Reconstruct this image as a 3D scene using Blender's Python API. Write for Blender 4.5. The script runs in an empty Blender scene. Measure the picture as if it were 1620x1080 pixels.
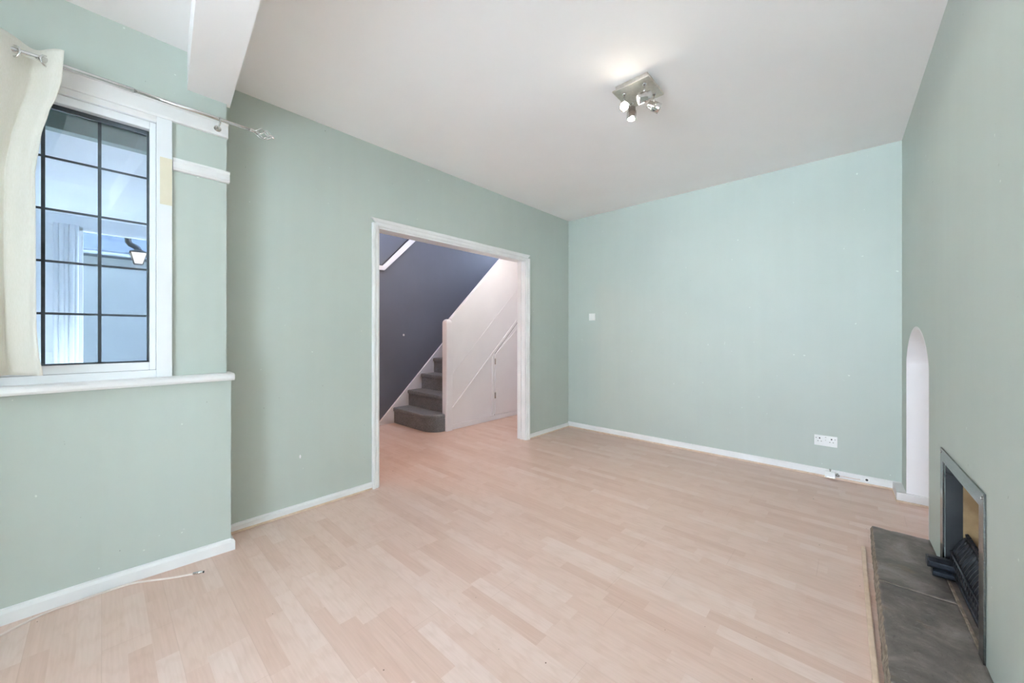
import bpy, bmesh, math, random
from mathutils import Vector, Matrix, noise
random.seed(7)
PI = math.pi
C = bpy.context.scene.collection

# ------------------------------------------------------------------ helpers
class MB:
    """collects geometry in world coordinates, then links it as ONE mesh object"""
    def __init__(self): self.bm = bmesh.new()
    def box(self, x0, x1, y0, y1, z0, z1, bev=0.0, fn=None):
        t = bmesh.new()
        vs = [t.verts.new((x, y, z)) for x in (x0, x1) for y in (y0, y1) for z in (z0, z1)]
        for f in ((0,1,3,2),(4,6,7,5),(0,4,5,1),(2,3,7,6),(0,2,6,4),(1,5,7,3)):
            t.faces.new([vs[i] for i in f])
        return self._add(t, bev, fn)
    def prism(self, pts, axis, a, b, bev=0.0, fn=None, seg=2):
        """pts: 2D polygon; axis 'x': pts=(y,z), 'y': pts=(x,z), 'z': pts=(x,y)"""
        def P(p, w):
            return {'x': (w, p[0], p[1]), 'y': (p[0], w, p[1]), 'z': (p[0], p[1], w)}[axis]
        t = bmesh.new()
        A = [t.verts.new(P(p, a)) for p in pts]; B = [t.verts.new(P(p, b)) for p in pts]
        n = len(pts)
        t.faces.new(A); t.faces.new(list(reversed(B)))
        for i in range(n):
            t.faces.new((A[i], B[i], B[(i+1) % n], A[(i+1) % n]))
        return self._add(t, bev, fn, seg)
    def tube(self, pts, r, n=12, cap=True, radii=None):
        t = bmesh.new(); pts = [Vector(p) for p in pts]; rings = []
        up = None
        for i, p in enumerate(pts):
            d = (pts[min(i+1, len(pts)-1)] - pts[max(i-1, 0)]).normalized()
            if up is None:
                up = Vector((0,0,1)) if abs(d.z) < .9 else Vector((1,0,0))
            s = d.cross(up).normalized(); up = s.cross(d).normalized()
            rr = radii[i] if radii else r
            rings.append([t.verts.new(p + (s*math.cos(2*PI*k/n) + up*math.sin(2*PI*k/n))*rr) for k in range(n)])
        for a, b in zip(rings, rings[1:]):
            for k in range(n): t.faces.new((a[k], a[(k+1)%n], b[(k+1)%n], b[k]))
        if cap:
            t.faces.new(rings[0]); t.faces.new(list(reversed(rings[-1])))
        for f in t.faces: f.smooth = len(f.verts) == 4
        return self._add(t)
    def sphere(self, c, r, s=(1,1,1), u=20, v=12):
        t = bmesh.new(); bmesh.ops.create_uvsphere(t, u_segments=u, v_segments=v, radius=r)
        for w in t.verts: w.co = Vector((w.co.x*s[0], w.co.y*s[1], w.co.z*s[2])) + Vector(c)
        for f in t.faces: f.smooth = True
        return self._add(t)
    def torus(self, c, R, r, axis=(0,1,0), n=28, m=10):
        q = Vector((0,0,1)).rotation_difference(Vector(axis)); t = bmesh.new(); rings = []
        for i in range(n):
            a = 2*PI*i/n; ring = []
            for j in range(m):
                b = 2*PI*j/m
                p = Vector(((R+r*math.cos(b))*math.cos(a), (R+r*math.cos(b))*math.sin(a), r*math.sin(b)))
                ring.append(t.verts.new(q @ p + Vector(c)))
            rings.append(ring)
        for i in range(n):
            for j in range(m):
                t.faces.new((rings[i][j], rings[(i+1)%n][j], rings[(i+1)%n][(j+1)%m], rings[i][(j+1)%m]))
        for f in t.faces: f.smooth = True
        return self._add(t)
    def _add(self, t, bev=0.0, fn=None, seg=2):
        bmesh.ops.recalc_face_normals(t, faces=t.faces)
        if bev > 0:
            bmesh.ops.bevel(t, geom=list(t.edges), offset=bev, segments=seg, affect='EDGES', profile=.6)
        if fn:
            for v in t.verts: v.co = Vector(fn(v.co))
        me = bpy.data.meshes.new('tmp'); t.to_mesh(me); t.free()
        self.bm.from_mesh(me); bpy.data.meshes.remove(me)
        return self
    def build(self, name, mat, parent=None, kind=None, sub=None, world=False):
        """parent = an Empty root (or a part of it); sub = the root whose origin is used"""
        bm = self.bm
        org = Vector((0,0,0))
        if parent is not None:
            r = parent
            while r.parent: r = r.parent
            org = Vector(r.location)
            if parent is not r: org = org + Vector(parent.location)
        elif kind != 'structure':
            xs = [v.co for v in bm.verts]
            org = Vector(((min(c.x for c in xs)+max(c.x for c in xs))/2, (min(c.y for c in xs)+max(c.y for c in xs))/2, min(c.z for c in xs)))
        me = bpy.data.meshes.new(name)
        for v in bm.verts: v.co -= org
        bm.to_mesh(me); bm.free()
        me.materials.append(mat)
        o = bpy.data.objects.new(name, me); C.objects.link(o)
        if parent is not None: o.parent = parent
        else: o.location = org
        if kind: o['kind'] = kind
        return o

def thing(name, label, cat, loc, group=None):
    o = bpy.data.objects.new(name, None); C.objects.link(o)
    o.location = loc; o.empty_display_size = .05
    o['label'] = label; o['category'] = cat
    if group: o['group'] = group
    return o
def tag(o, label, cat, group=None):
    o['label'] = label; o['category'] = cat
    if group: o['group'] = group
    return o
def struct(name, mb, m, label, cat, parent=None):
    o = mb.build(name, m, parent, 'structure' if parent is None else None)
    if parent is None: o['label'] = label; o['category'] = cat
    return o

# ------------------------------------------------------------------ materials
def srgb(r, g, b):
    f = lambda c: (c/255/12.92) if c/255 <= .04045 else ((c/255+.055)/1.055)**2.4
    return (f(r), f(g), f(b), 1)
class N:
    def __init__(self, name):
        self.m = bpy.data.materials.new(name); self.m.use_nodes = True
        self.t = self.m.node_tree; self.n = self.t.nodes; self.l = self.t.links
        self.n.clear()
        self.out = self.n.new('ShaderNodeOutputMaterial')
        self.p = self.n.new('ShaderNodeBsdfPrincipled')
        self.l.new(self.p.outputs[0], self.out.inputs[0])
        self.pos = self.n.new('ShaderNodeNewGeometry').outputs['Position']
    def add(self, t, **k):
        x = self.n.new(t)
        for a, b in k.items(): setattr(x, a, b)
        return x
    def link(self, a, b): self.l.new(a, b)
    def math(self, op, a, b=None, c=None):
        x = self.add('ShaderNodeMath', operation=op)
        for i, v in enumerate((a, b, c)):
            if v is None: continue
            if isinstance(v, (int, float)): x.inputs[i].default_value = v
            else: self.link(v, x.inputs[i])
        return x.outputs[0]
    def vec(self, src, scale):
        x = self.add('ShaderNodeMapping'); self.link(src, x.inputs[0]); x.inputs['Scale'].default_value = scale
        return x.outputs[0]
    def noise(self, vec, scale, detail=3, rough=.5, dist=0):
        x = self.add('ShaderNodeTexNoise'); self.link(vec, x.inputs['Vector'])
        x.inputs['Scale'].default_value = scale; x.inputs['Detail'].default_value = detail
        x.inputs['Roughness'].default_value = rough; x.inputs['Distortion'].default_value = dist
        return x.outputs['Fac']
    def ramp(self, fac, stops):
        x = self.add('ShaderNodeValToRGB'); self.link(fac, x.inputs[0]); e = x.color_ramp.elements
        while len(e) < len(stops): e.new(.5)
        for i, (p, c) in enumerate(stops): e[i].position = p; e[i].color = c
        return x.outputs[0]
    def mix(self, fac, a, b, mode='MIX'):
        x = self.add('ShaderNodeMix', data_type='RGBA', blend_type=mode)
        for s, v in ((0, fac), (6, a), (7, b)):
            if isinstance(v, (int, float)): x.inputs[s].default_value = v
            elif isinstance(v, tuple): x.inputs[s].default_value = v
            else: self.link(v, x.inputs[s])
        return x.outputs[2]
    def bump(self, h, strength=.2, dist=.002):
        x = self.add('ShaderNodeBump'); self.link(h, x.inputs['Height'])
        x.inputs['Strength'].default_value = strength; x.inputs['Distance'].default_value = dist
        self.link(x.outputs[0], self.p.inputs['Normal'])
    def set(self, col=None, rough=None, metal=None, spec=None):
        for nm, v in (('Base Color', col), ('Roughness', rough), ('Metallic', metal), ('Specular IOR Level', spec)):
            if v is None: continue
            if isinstance(v, (int, float, tuple)): self.p.inputs[nm].default_value = v
            else: self.link(v, self.p.inputs[nm])
        return self

def mottled(name, a, b, scale=3, rough=.5, bump=.1, bscale=120, metal=0, spec=.5, bd=.001):
    k = N(name); f = k.noise(k.pos, scale, 4)
    k.set(k.ramp(f, [(.35, a), (.65, b)]), rough, metal, spec)
    if bump: k.bump(k.noise(k.pos, bscale, 3), bump, bd)
    return k.m

def wall_paint(name, a, b, marks=True):
    k = N(name)
    f = k.noise(k.pos, 1.3, 4, .55); col = k.ramp(f, [(.3, a), (.7, b)])
    # faint vertical roller/drip streaks and a few scuffs
    st = k.noise(k.vec(k.pos, (14, 14, .7)), 1.0, 3)
    s2 = k.ramp(st, [(.3, (.982,.982,.982,1)), (.7, (1.0,1.0,1.0,1))])
    col = k.mix(1.0, col, s2, 'MULTIPLY')
    if marks:
        sp = k.noise(k.pos, 34, 1, .4); m = k.ramp(sp, [(.80, (0,0,0,1)), (.82, (1,1,1,1))])
        col = k.mix(m, col, srgb(214, 222, 214))
        sp = k.noise(k.vec(k.pos, (1.3,1.3,.8)), 47, 1, .4); m = k.ramp(sp, [(.815, (0,0,0,1)), (.83, (.5,.5,.5,1))])
        col = k.mix(m, col, srgb(105, 120, 112))
    k.set(col, .48, 0, .35)
    k.bump(k.noise(k.pos, 160, 3), .12, .0008)
    return k.m

M = {}
M['green'] = wall_paint('mint_paint', srgb(188,197,190), srgb(193,202,195))
M['dark'] = wall_paint('slate_paint', srgb(104,107,119), srgb(110,113,126), False)
M['ceil'] = mottled('ceiling_paint', srgb(243,241,241), srgb(247,245,245), 1.0, .85, .08, 90, spec=.2)
M['white'] = mottled('white_gloss', srgb(232,232,232), srgb(240,240,240), 5, .32, .08, 40)
M['white_matt'] = mottled('white_emulsion', srgb(238,235,236), srgb(243,241,242), 2, .7, .08, 90)
M['upvc'] = mottled('white_frame_plastic', srgb(236,239,242), srgb(242,244,246), 2, .25, 0)
M['hallwhite'] = mottled('hall_panel_paint', srgb(232,229,233), srgb(238,235,238), 2, .4, .06, 30)
M['lead'] = mottled('dark_lead', srgb(48,56,62), srgb(62,70,76), 20, .5, 0)
M['steel'] = mottled('brushed_steel', (.5,.5,.49,1), (.62,.61,.59,1), 60, .24, 0, metal=1)
M['satin'] = mottled('satin_nickel', (.60,.56,.50,1), (.68,.64,.58,1), 60, .36, 0, metal=1)
M['chrome'] = mottled('polished_chrome', (.72,.71,.70,1), (.8,.79,.78,1), 20, .10, 0, metal=1)
M['plastic'] = mottled('socket_plastic', srgb(240,242,240), srgb(244,245,243), 20, .35, 0)
M['black'] = mottled('black_plastic', srgb(20,20,22), srgb(32,32,34), 30, .4, 0)
M['iron'] = mottled('cast_iron', srgb(26,30,36), srgb(48,54,62), 40, .38, .5, 90, metal=.5, bd=.002)
M['sheet'] = mottled('sooty_sheet_metal', srgb(30,32,34), srgb(42,44,46), 9, .55, .1, 60, metal=.4)
M['beading'] = mottled('pale_beading_wood', srgb(214,190,166), srgb(226,203,182), 30, .45, 0)
M['cable'] = mottled('cable_sheath', srgb(230,216,208), srgb(238,226,219), 20, .4, 0)
M['cream'] = mottled('cream_undercoat', srgb(226,218,196), srgb(230,222,202), 8, .5, 0)
M['pipeblack'] = mottled('black_pipe', srgb(12,14,17), srgb(18,20,24), 10, .6, 0, spec=.1)
M['gutter'] = mottled('grey_gutter', srgb(46,50,54), srgb(52,56,60), 10, .8, 0, spec=0)

def floor_mat():
    k = N('laminate_floor'); sep = k.add('ShaderNodeSeparateXYZ'); k.link(k.pos, sep.inputs[0])
    X, Y = sep.outputs[0], sep.outputs[1]
    W = .0645
    row = k.math('FLOOR', k.math('DIVIDE', Y, W))
    wn = k.add('ShaderNodeTexWhiteNoise', noise_dimensions='1D'); k.link(row, wn.inputs['W'])
    off = k.math('MULTIPLY', wn.outputs['Value'], 3.7)
    cell = k.math('FLOOR', k.math('ADD', k.math('DIVIDE', X, .43), off))
    cv = k.add('ShaderNodeCombineXYZ'); k.link(row, cv.inputs[0]); k.link(cell, cv.inputs[1])
    w2 = k.add('ShaderNodeTexWhiteNoise', noise_dimensions='2D'); k.link(cv.outputs[0], w2.inputs['Vector'])
    base = k.ramp(w2.outputs['Value'], [(0, srgb(214,184,170)), (.3, srgb(219,191,178)), (.8, srgb(222,196,184)), (1, srgb(226,203,193))])
    # grain: shift per stave
    sh = k.add('ShaderNodeVectorMath', operation='MULTIPLY'); k.link(w2.outputs['Color'], sh.inputs[0]); sh.inputs[1].default_value = (9, 9, 9)
    ad = k.add('ShaderNodeVectorMath', operation='ADD'); k.link(k.pos, ad.inputs[0]); k.link(sh.outputs[0], ad.inputs[1])
    g1 = k.noise(k.vec(ad.outputs[0], (3.0, 70, 1)), 1.6, 4, .6)
    c1 = k.ramp(g1, [(.3, (.945,.925,.905,1)), (.7, (1.02,1.02,1.02,1))])
    col = k.mix(1, base, c1, 'MULTIPLY')
    wv = k.add('ShaderNodeTexWave', wave_type='RINGS', rings_direction='Y'); k.link(k.vec(ad.outputs[0], (1.1, 13, 1)), wv.inputs[0])
    wv.inputs['Scale'].default_value = 2.4; wv.inputs['Distortion'].default_value = 5; wv.inputs['Detail'].default_value = 2; wv.inputs['Detail Scale'].default_value = 1.2
    c2 = k.ramp(wv.outputs['Fac'], [(0, (.955,.935,.92,1)), (.35, (1,1,1,1))])
    col = k.mix(.75, col, c2, 'MULTIPLY')
    # joints: every third row a real board edge, and board ends
    fy = k.math('FRACT', k.math('DIVIDE', Y, W*3)); ey = k.math('ABSOLUTE', k.math('SUBTRACT', fy, .5))
    j1 = k.math('GREATER_THAN', ey, .4955)
    brow = k.math('FLOOR', k.math('DIVIDE', Y, W*3))
    w3 = k.add('ShaderNodeTexWhiteNoise', noise_dimensions='1D'); k.link(brow, w3.inputs['W'])
    fx = k.math('FRACT', k.math('ADD', k.math('DIVIDE', X, 1.29), w3.outputs['Value'])); ex = k.math('ABSOLUTE', k.math('SUBTRACT', fx, .5))
    j2 = k.math('GREATER_THAN', ex, .4991)
    j = k.math('MULTIPLY', k.math('MAXIMUM', j1, j2), .17)
    col = k.mix(j, col, srgb(146,108,84))
    # tiny chips
    sp = k.noise(k.pos, 55, 1, .4); m = k.ramp(sp, [(.815, (0,0,0,1)), (.825, (1,1,1,1))])
    col = k.mix(m, col, srgb(120,92,76))
    rg = k.noise(k.pos, 4, 3)
    rr = k.math('ADD', k.math('MULTIPLY', rg, .14), .27)
    k.set(col, rr, 0, .42)
    k.bump(j, .25, .0006)
    return k.m
M['floor'] = floor_mat()

def stone_mat():
    k = N('hearth_stone')
    f = k.noise(k.pos, 7, 6, .65, .4); col = k.ramp(f, [(.30, srgb(78,72,68)), (.5, srgb(110,102,97)), (.70, srgb(144,136,130))])
    f2 = k.noise(k.vec(k.pos, (1, 2.5, 1)), 26, 5, .7); col = k.mix(k.ramp(f2, [(.6, (0,0,0,1)), (.72, (.45,.45,.45,1))]), col, srgb(166,162,155))
    f3 = k.noise(k.vec(k.pos, (3, 1, 1)), 30, 4, .7); col = k.mix(k.ramp(f3, [(.60, (0,0,0,1)), (.72, (.6,.6,.6,1))]), col, srgb(62,56,52))
    f4 = k.noise(k.pos, 10, 3); col = k.mix(k.ramp(f4, [(.62, (0,0,0,1)), (.75, (.35,.35,.35,1))]), col, srgb(134,112,84))
    k.set(col, .5, 0, .4); k.bump(k.noise(k.pos, 38, 6, .7), .55, .004)
    return k.m
M['stone'] = stone_mat()
M['stone_edge'] = mottled('broken_stone_edge', srgb(112,100,88), srgb(156,142,126), 40, .9, .8, 60, bd=.004)
M['mortar'] = mottled('pale_mortar', srgb(150,146,138), srgb(172,168,160), 60, .9, .4, 90)
M['brick'] = mottled('fire_brick', srgb(136,110,78), srgb(176,150,112), 12, .9, .6, 50, bd=.003)
M['coal'] = mottled('ash_coal', srgb(70,70,80), srgb(150,148,160), 30, .9, .5, 60, bd=.003)

def carpet_mat():
    k = N('grey_carpet'); f = k.noise(k.pos, 130, 2, .6); f2 = k.noise(k.pos, 9, 3)
    c = k.ramp(f, [(.3, srgb(84,86,90)), (.7, srgb(146,148,152))])
    c = k.mix(k.ramp(f2, [(.35, (0,0,0,1)), (.7, (.5,.5,.5,1))]), c, srgb(98,100,108))
    k.set(c, .95, 0, .1); k.p.inputs['Sheen Weight'].default_value = .3
    k.bump(f, .9, .006)
    return k.m
M['carpet'] = carpet_mat()

def curtain_mat():
    k = N('cream_curtain_cloth')
    d = k.add('ShaderNodeBsdfDiffuse'); t = k.add('ShaderNodeBsdfTranslucent'); mx = k.add('ShaderNodeMixShader')
    w = k.noise(k.vec(k.pos, (400, 400, 60)), 1, 2)
    c = k.ramp(w, [(.3, srgb(238,235,226)), (.7, srgb(244,241,234))])
    k.link(c, d.inputs[0]); k.link(c, t.inputs[0]); mx.inputs[0].default_value = .22
    k.link(d.outputs[0], mx.inputs[1]); k.link(t.outputs[0], mx.inputs[2]); k.link(mx.outputs[0], k.out.inputs[0])
    return k.m
M['curtain'] = curtain_mat()

def glass_mat():
    k = N('window_glass'); tr = k.add('ShaderNodeBsdfTransparent'); gl = k.add('ShaderNodeBsdfGlossy'); mx = k.add('ShaderNodeMixShader'); fr = k.add('ShaderNodeFresnel')
    tr.inputs[0].default_value = (.93,.96,.97,1); gl.inputs['Roughness'].default_value = .01; fr.inputs[0].default_value = 1.5
    f = k.math('MULTIPLY', fr.outputs[0], 1.5)
    k.link(f, mx.inputs[0]); k.link(tr.outputs[0], mx.inputs[1]); k.link(gl.outputs[0], mx.inputs[2]); k.link(mx.outputs[0], k.out.inputs[0])
    return k.m
M['glass'] = glass_mat()
def emit_mat(name, col, s):
    k = N(name); k.set((.8,.8,.8,1), .4)
    k.p.inputs['Emission Color'].default_value = col; k.p.inputs['Emission Strength'].default_value = s
    return k.m
M['bulb'] = emit_mat('lit_bulb', (1,.9,.74,1), 60)
M['bulb_dim'] = emit_mat('lit_bulb_side', (1,.93,.82,1), 9)
M['bulb_off'] = mottled('frosted_bulb', srgb(226,224,220), srgb(236,234,230), 20, .3, 0)
M['lantern_glow'] = emit_mat('lantern_glow', (1,.78,.48,1), .26)
M['lantern_glow'].node_tree.nodes['Principled BSDF'].inputs['Base Color'].default_value = (.12,.11,.10,1)
# outdoors
M['render'] = mottled('blue_grey_render', srgb(41,44,46), srgb(44,47,49), 2, .95, .2, 30, spec=0)
M['slate'] = mottled('slate_roof', srgb(28,33,40), srgb(38,43,50), 12, .9, .3, 20, spec=0)
M['ground'] = mottled('pale_bounce_paving', srgb(214,213,208), srgb(226,225,220), 2, .9, .2, 20)
M['tarmac'] = mottled('dark_tarmac', srgb(40,42,44), srgb(50,52,54), 8, .9, .3, 60, spec=0)
M['porch_green'] = mottled('grey_green_board', srgb(118,138,134), srgb(126,146,142), 2, .6, 0)
M['porch_white'] = mottled('porch_white', srgb(222,226,232), srgb(230,233,238), 2, .8, 0)

# ------------------------------------------------------------------ dimensions
H = 2.605; XL = -2.70; YB = 4.01; YR = -4.2
RW = lambda y: .3603 - .028*y          # the right wall runs very slightly out of square
def rw(co): return (RW(co.y) + co.x, co.y, co.z)   # x = depth into the wall

# ------------------------------------------------------------------ shell
mb = MB(); mb.box(-4.60, .9, YR-.2, 6.2, -.06, 0); struct('floor', mb, M['floor'], 'pale three strip laminate floor running from the room into the hall', 'floor')
# ceiling (stairwell stays open)
mb = MB(); mb.box(-2.81, .9, YR-.2, YB+.12, H, H+.12)
struct('ceiling', mb, M['ceil'], 'plain white ceiling of the green room', 'ceiling')
mb = MB(); mb.box(-3.62, -2.8105, .55, 4.9, H, H+.12); mb.box(-4.54, -3.62, .55, 1.9, H, H+.12)
struct('ceiling_hall', mb, M['ceil'], 'white ceiling of the hall beyond the opening', 'ceiling')
# ceiling beam
mb = MB(); mb.prism([(-2.55,.298),(RW(0)+.1,.298-.085*2.95),(RW(0)+.1,.478-.085*2.95),(-2.55,.478)], 'z', 2.412, H+.02)
struct('beam', mb, M['ceil'], 'white boxed ceiling beam meeting the window wall', 'beam')
# back wall
mb = MB(); mb.box(XL-.11, .9, YB, YB+.12, 0, H); struct('wall_back', mb, M['green'], 'mint green far wall with a double socket low down', 'wall')
# left wall with the wide opening
D0, D1, DZ = 1.43, 3.17, 1.99
DW = .11
mb = MB()
mb.box(XL-DW, XL, .40, D0, 0, H); mb.box(XL-DW, XL, D1, YB, 0, H); mb.box(XL-DW, XL, D0, D1, DZ, H)
struct('wall_left', mb, M['green'], 'mint green wall pierced by the wide opening to the hall', 'wall')
wl_ = bpy.data.objects['wall_left']
mb = MB(); mb.sphere((-2.7, .883, .361), .011, (.12,.5,1.1)); mb.build('paint_chip', M['white_matt'], wl_)
# window wall: lower part, upper part around window_1
WX = -2.52; WY0, WY1, WZ0, WZ1 = -1.06, .237, .955, 2.225
mb = MB()
mb.prism([(-2.78,YR),(-2.53,YR),(-2.53,.0),(-2.50,.474),(-2.78,.474)], 'z', 0, .925)
mb.box(-2.78, WX, WY1, .458, .925, H); mb.box(-2.78, WX, YR, WY0, .925, H)
mb.box(-2.78, WX, WY0, WY1, WZ1, H); mb.box(-2.78, WX, WY0, WY1, .925, WZ0)
struct('wall_window', mb, M['green'], 'mint green wall carrying the leaded window above a sill', 'wall')
mb = MB(); mb.box(-2.52, -1.45, -1.24, -1.12, 0, H); struct('wall_shade_stub', mb, M['green'], 'mint green wall stub, unseen, added to shade the window wall', 'wall')  # unseen stub, added to shade the left of the window wall
# right wall (chimney breast side) with fireplace hole and arched alcove
A0, A1, AS, AT = 2.93, 3.77, .965, 1.198
F0, F1, FZ0, FZ1 = 1.965, 2.535, .0, .598
def arch_z(y, g=0):
    c = (A0+A1)/2; h = (A1-A0)/2 + g; q = max(0, 1-((y-c)/h)**2)
    return AS + (AT-AS+g)*q**.62
mb = MB(); TH = .12
def wr(y0, y1, za, zb, z1):
    n = 1
    mb.prism([(y0, za), (y1, zb), (y1, z1), (y0, z1)], 'x', 0, TH, 0, rw)
S0, S1, SZ0, SZ1 = -4.0, -2.3, .10, 1.5  # opening added out of view to brighten the left walls
mb.box(0, TH, YR, S0, 0, H, 0, rw); mb.box(0, TH, S1, F0, 0, H, 0, rw); mb.box(0, TH, S0, S1, 0, SZ0, 0, rw); mb.box(0, TH, S0, S1, SZ1, H, 0, rw); mb.box(0, TH, F0, F1, FZ1, H, 0, rw)
mb.box(0, TH, F1, A0-.015, 0, H, 0, rw); mb.box(0, TH, A1+.015, YB, 0, H, 0, rw)
NA = 40; a0, a1 = A0-.015, A1+.015
ys = [(a0+a1)/2 - (a1-a0)/2*math.cos(PI*i/NA) for i in range(NA+1)]
for p, q in zip(ys, ys[1:]): wr(p, q, arch_z(p, .015), arch_z(q, .015), H)
struct('wall_right', mb, M['green'], 'mint green chimney breast wall with fireplace and arched alcove', 'wall')
# white alcove lining
mb = MB()
ysi = [(A0+A1)/2 - (A1-A0)/2*math.cos(PI*i/NA) for i in range(NA+1)]
inner = [(A0, .0)] + [(y, arch_z(y)) for y in ysi] + [(A1, .0)]
outer = [(a0, .0)] + [(y, arch_z(y, .015)) for y in ys] + [(a1, .0)]
for i in range(len(inner)-1):
    mb.prism([inner[i], outer[i], outer[i+1], inner[i+1]], 'x', .0, .42, 0, rw)
mb.box(.42, .46, a0, a1, 0, 1.25, 0, rw)
struct('wall_alcove', mb, M['white_matt'], 'white painted lining of the low arched alcove', 'alcove')
# rear wall behind the camera with a big window
mb = MB(); R0, R1, RZ0, RZ1 = -1.7, .30, .05, 2.25
mb.box(-2.78, R0, YR-.2, YR, 0, H); mb.box(R1, .9, YR-.2, YR, 0, H); mb.box(R0, R1, YR-.2, YR, 0, RZ0); mb.box(R0, R1, YR-.2, YR, RZ1, H)
struct('wall_rear', mb, M['green'], 'mint green wall around the large glazed opening', 'wall')
mb = MB()
mb.box(R0, R1, YR-.12, YR-.06, RZ0, RZ0+.06); mb.box(R0, R1, YR-.12, YR-.06, RZ1-.06, RZ1)
for x in (R0, (R0+R1)/2-.03, R1-.06): mb.box(x, x+.06, YR-.12, YR-.06, RZ0, RZ1)
struct('window_2', mb, M['upvc'], 'large white framed glazed doors behind the viewpoint', 'window')

mb = MB()
mb.box(.05, .10, S0, S1, SZ0, SZ0+.06, 0, rw); mb.box(.05, .10, S0, S1, SZ1-.06, SZ1, 0, rw)
for y in (S0, (S0+S1)/2-.03, S1-.06): mb.box(.05, .10, y, y+.06, SZ0, SZ1, 0, rw)
struct('daylight_opening', mb, M['upvc'], 'unseen white framed opening added behind the viewpoint for daylight', 'window')
# hall shell
mb = MB(); mb.box(-4.64, -4.54, .55, 6.1, 0, 5.2); struct('wall_stairs', mb, M['dark'], 'dark slate grey wall running up beside the stairs', 'wall')
mb = MB(); mb.box(-4.54, -2.81, .45, .55, 0, 5.2); struct('wall_hall_near', mb, M['dark'], 'dark slate grey end wall of the hall', 'wall')
mb = MB(); mb.box(-3.66, -2.81, 4.8, 4.9, 0, H); struct('wall_hall_end', mb, M['hallwhite'], 'pale end wall of the hall passage', 'wall')
mb = MB(); mb.box(-2.81, -2.71, YB+.12, 4.9, 0, H); struct('wall_hall_side', mb, M['hallwhite'], 'pale side wall of the hall passage', 'wall')
mb = MB(); mb.box(-3.70, -3.62, 1.9, 6.1, H+.001, 5.2); struct('wall_landing', mb, M['hallwhite'], 'pale wall above the stairwell', 'wall')
mb = MB(); mb.box(-4.64, -3.62, 6.1, 6.2, 0, 2.9); mb.box(-4.64, -3.62, 6.1, 6.2, 4.9, 5.2); struct('wall_landing_end', mb, M['hallwhite'], 'pale wall with the high landing window', 'wall')
mb = MB(); mb.box(-4.64, -3.62, .45, 6.2, 5.2, 5.3); struct('ceiling_landing', mb, M['ceil'], 'white ceiling over the stairwell', 'ceiling')
mb = MB(); mb.box(-8.5, -3.3, 6.2, 7.7, 5.2, 5.3); struct('sunshade', mb, M['white'], 'unseen added eave over the landing window', 'sunshade')  # unseen slab added to keep direct sun off the landing window
# white moulding on the dark wall
mb = MB()
mb.prism([(1.3,2.0),(2.48,2.0),(3.25,2.77),(3.20,2.83),(2.46,2.058),(1.3,2.058)], 'x', -4.54, -4.512, .004)
struct('trim_1', mb, M['hallwhite'], 'white moulding climbing the dark stair wall', 'trim')
mb = MB(); mb.prism([(1.3,2.060),(2.459,2.060),(3.199,2.832),(3.195,2.848),(2.452,2.074),(1.3,2.074)], 'x', -4.54, -4.534)  # flat black strip painted as the shadow line above the moulding
struct('trim_shadow', mb, M['black'], 'thin black strip for the shadow line above the white stair moulding', 'trim')
mb = MB(); mb.sphere((-4.54, 2.775, 1.163), .014, (.25,1,1.1)); o = mb.build('filler_patch', M['white_matt']); tag(o, 'small white filler dab on the dark stair wall', 'patch')

# ------------------------------------------------------------------ skirtings
def skirt(name, pts, h, th, label, m=M['white']):
    pass
mb = MB(); mb.prism([(-2.50,.0),(-2.484,.0),(-2.484,.045),(-2.491,.058),(-2.50,.062)], 'y', -.0, .478, .0, lambda c: (c.x-.030*(.478-c.y)/.478, c.y, c.z))
mb.prism([(-2.53,.0),(-2.514,.0),(-2.514,.045),(-2.521,.058),(-2.53,.062)], 'y', YR, .0)
mb.prism([(.474,.0),(.490,.0),(.490,.045),(.483,.058),(.474,.062)], 'x', -2.70, -2.484)
struct('baseboard_window', mb, M['white'], 'white skirting board under the leaded window', 'skirting')
def left_sk(y0, y1):
    mb.prism([(XL,.014),(XL+.015,.014),(XL+.015,.040),(XL+.008,.052),(XL,.054)], 'y', y0, y1)
mb = MB(); left_sk(.49, 1.378); left_sk(3.232, YB-.015)
struct('baseboard_left', mb, M['white'], 'white skirting board either side of the hall opening', 'skirting')
mb = MB(); mb.box(XL, XL+.019, .49, 1.375, 0, .014, .003); mb.box(XL, XL+.019, 3.235, YB-.02, 0, .014, .003)
struct('trim_3', mb, M['beading'], 'pale wood beading along the foot of the left skirting', 'beading')
mb = MB(); mb.prism([(YB,.016),(YB-.015,.016),(YB-.015,.052),(YB-.008,.066),(YB,.068)], 'x', XL, RW(YB))
struct('baseboard_back', mb, M['white'], 'white skirting board along the far wall', 'skirting')
mb = MB(); mb.box(XL, RW(YB)-.01, YB-.020, YB, 0, .016, .003)
struct('trim_4', mb, M['beading'], 'pale wood beading along the foot of the far skirting', 'beading')
mb = MB()
mb.box(-.05, 0, A1-.02, YB-.015, .012, .066, .002, rw); mb.box(-.05, .40, A1-.022, A1, .012, .066, .002, rw)
struct('baseboard_right', mb, M['white'], 'short white skirting turning into the arched alcove', 'skirting')
mb = MB(); mb.box(-.054, .40, A1-.030, A1-.001, 0, .012, .002, rw); mb.box(-.054, -.001, A1-.02, YB-.02, 0, .012, .002, rw)
struct('trim_5', mb, M['beading'], 'pale wood beading under the alcove skirting', 'beading')

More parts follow.
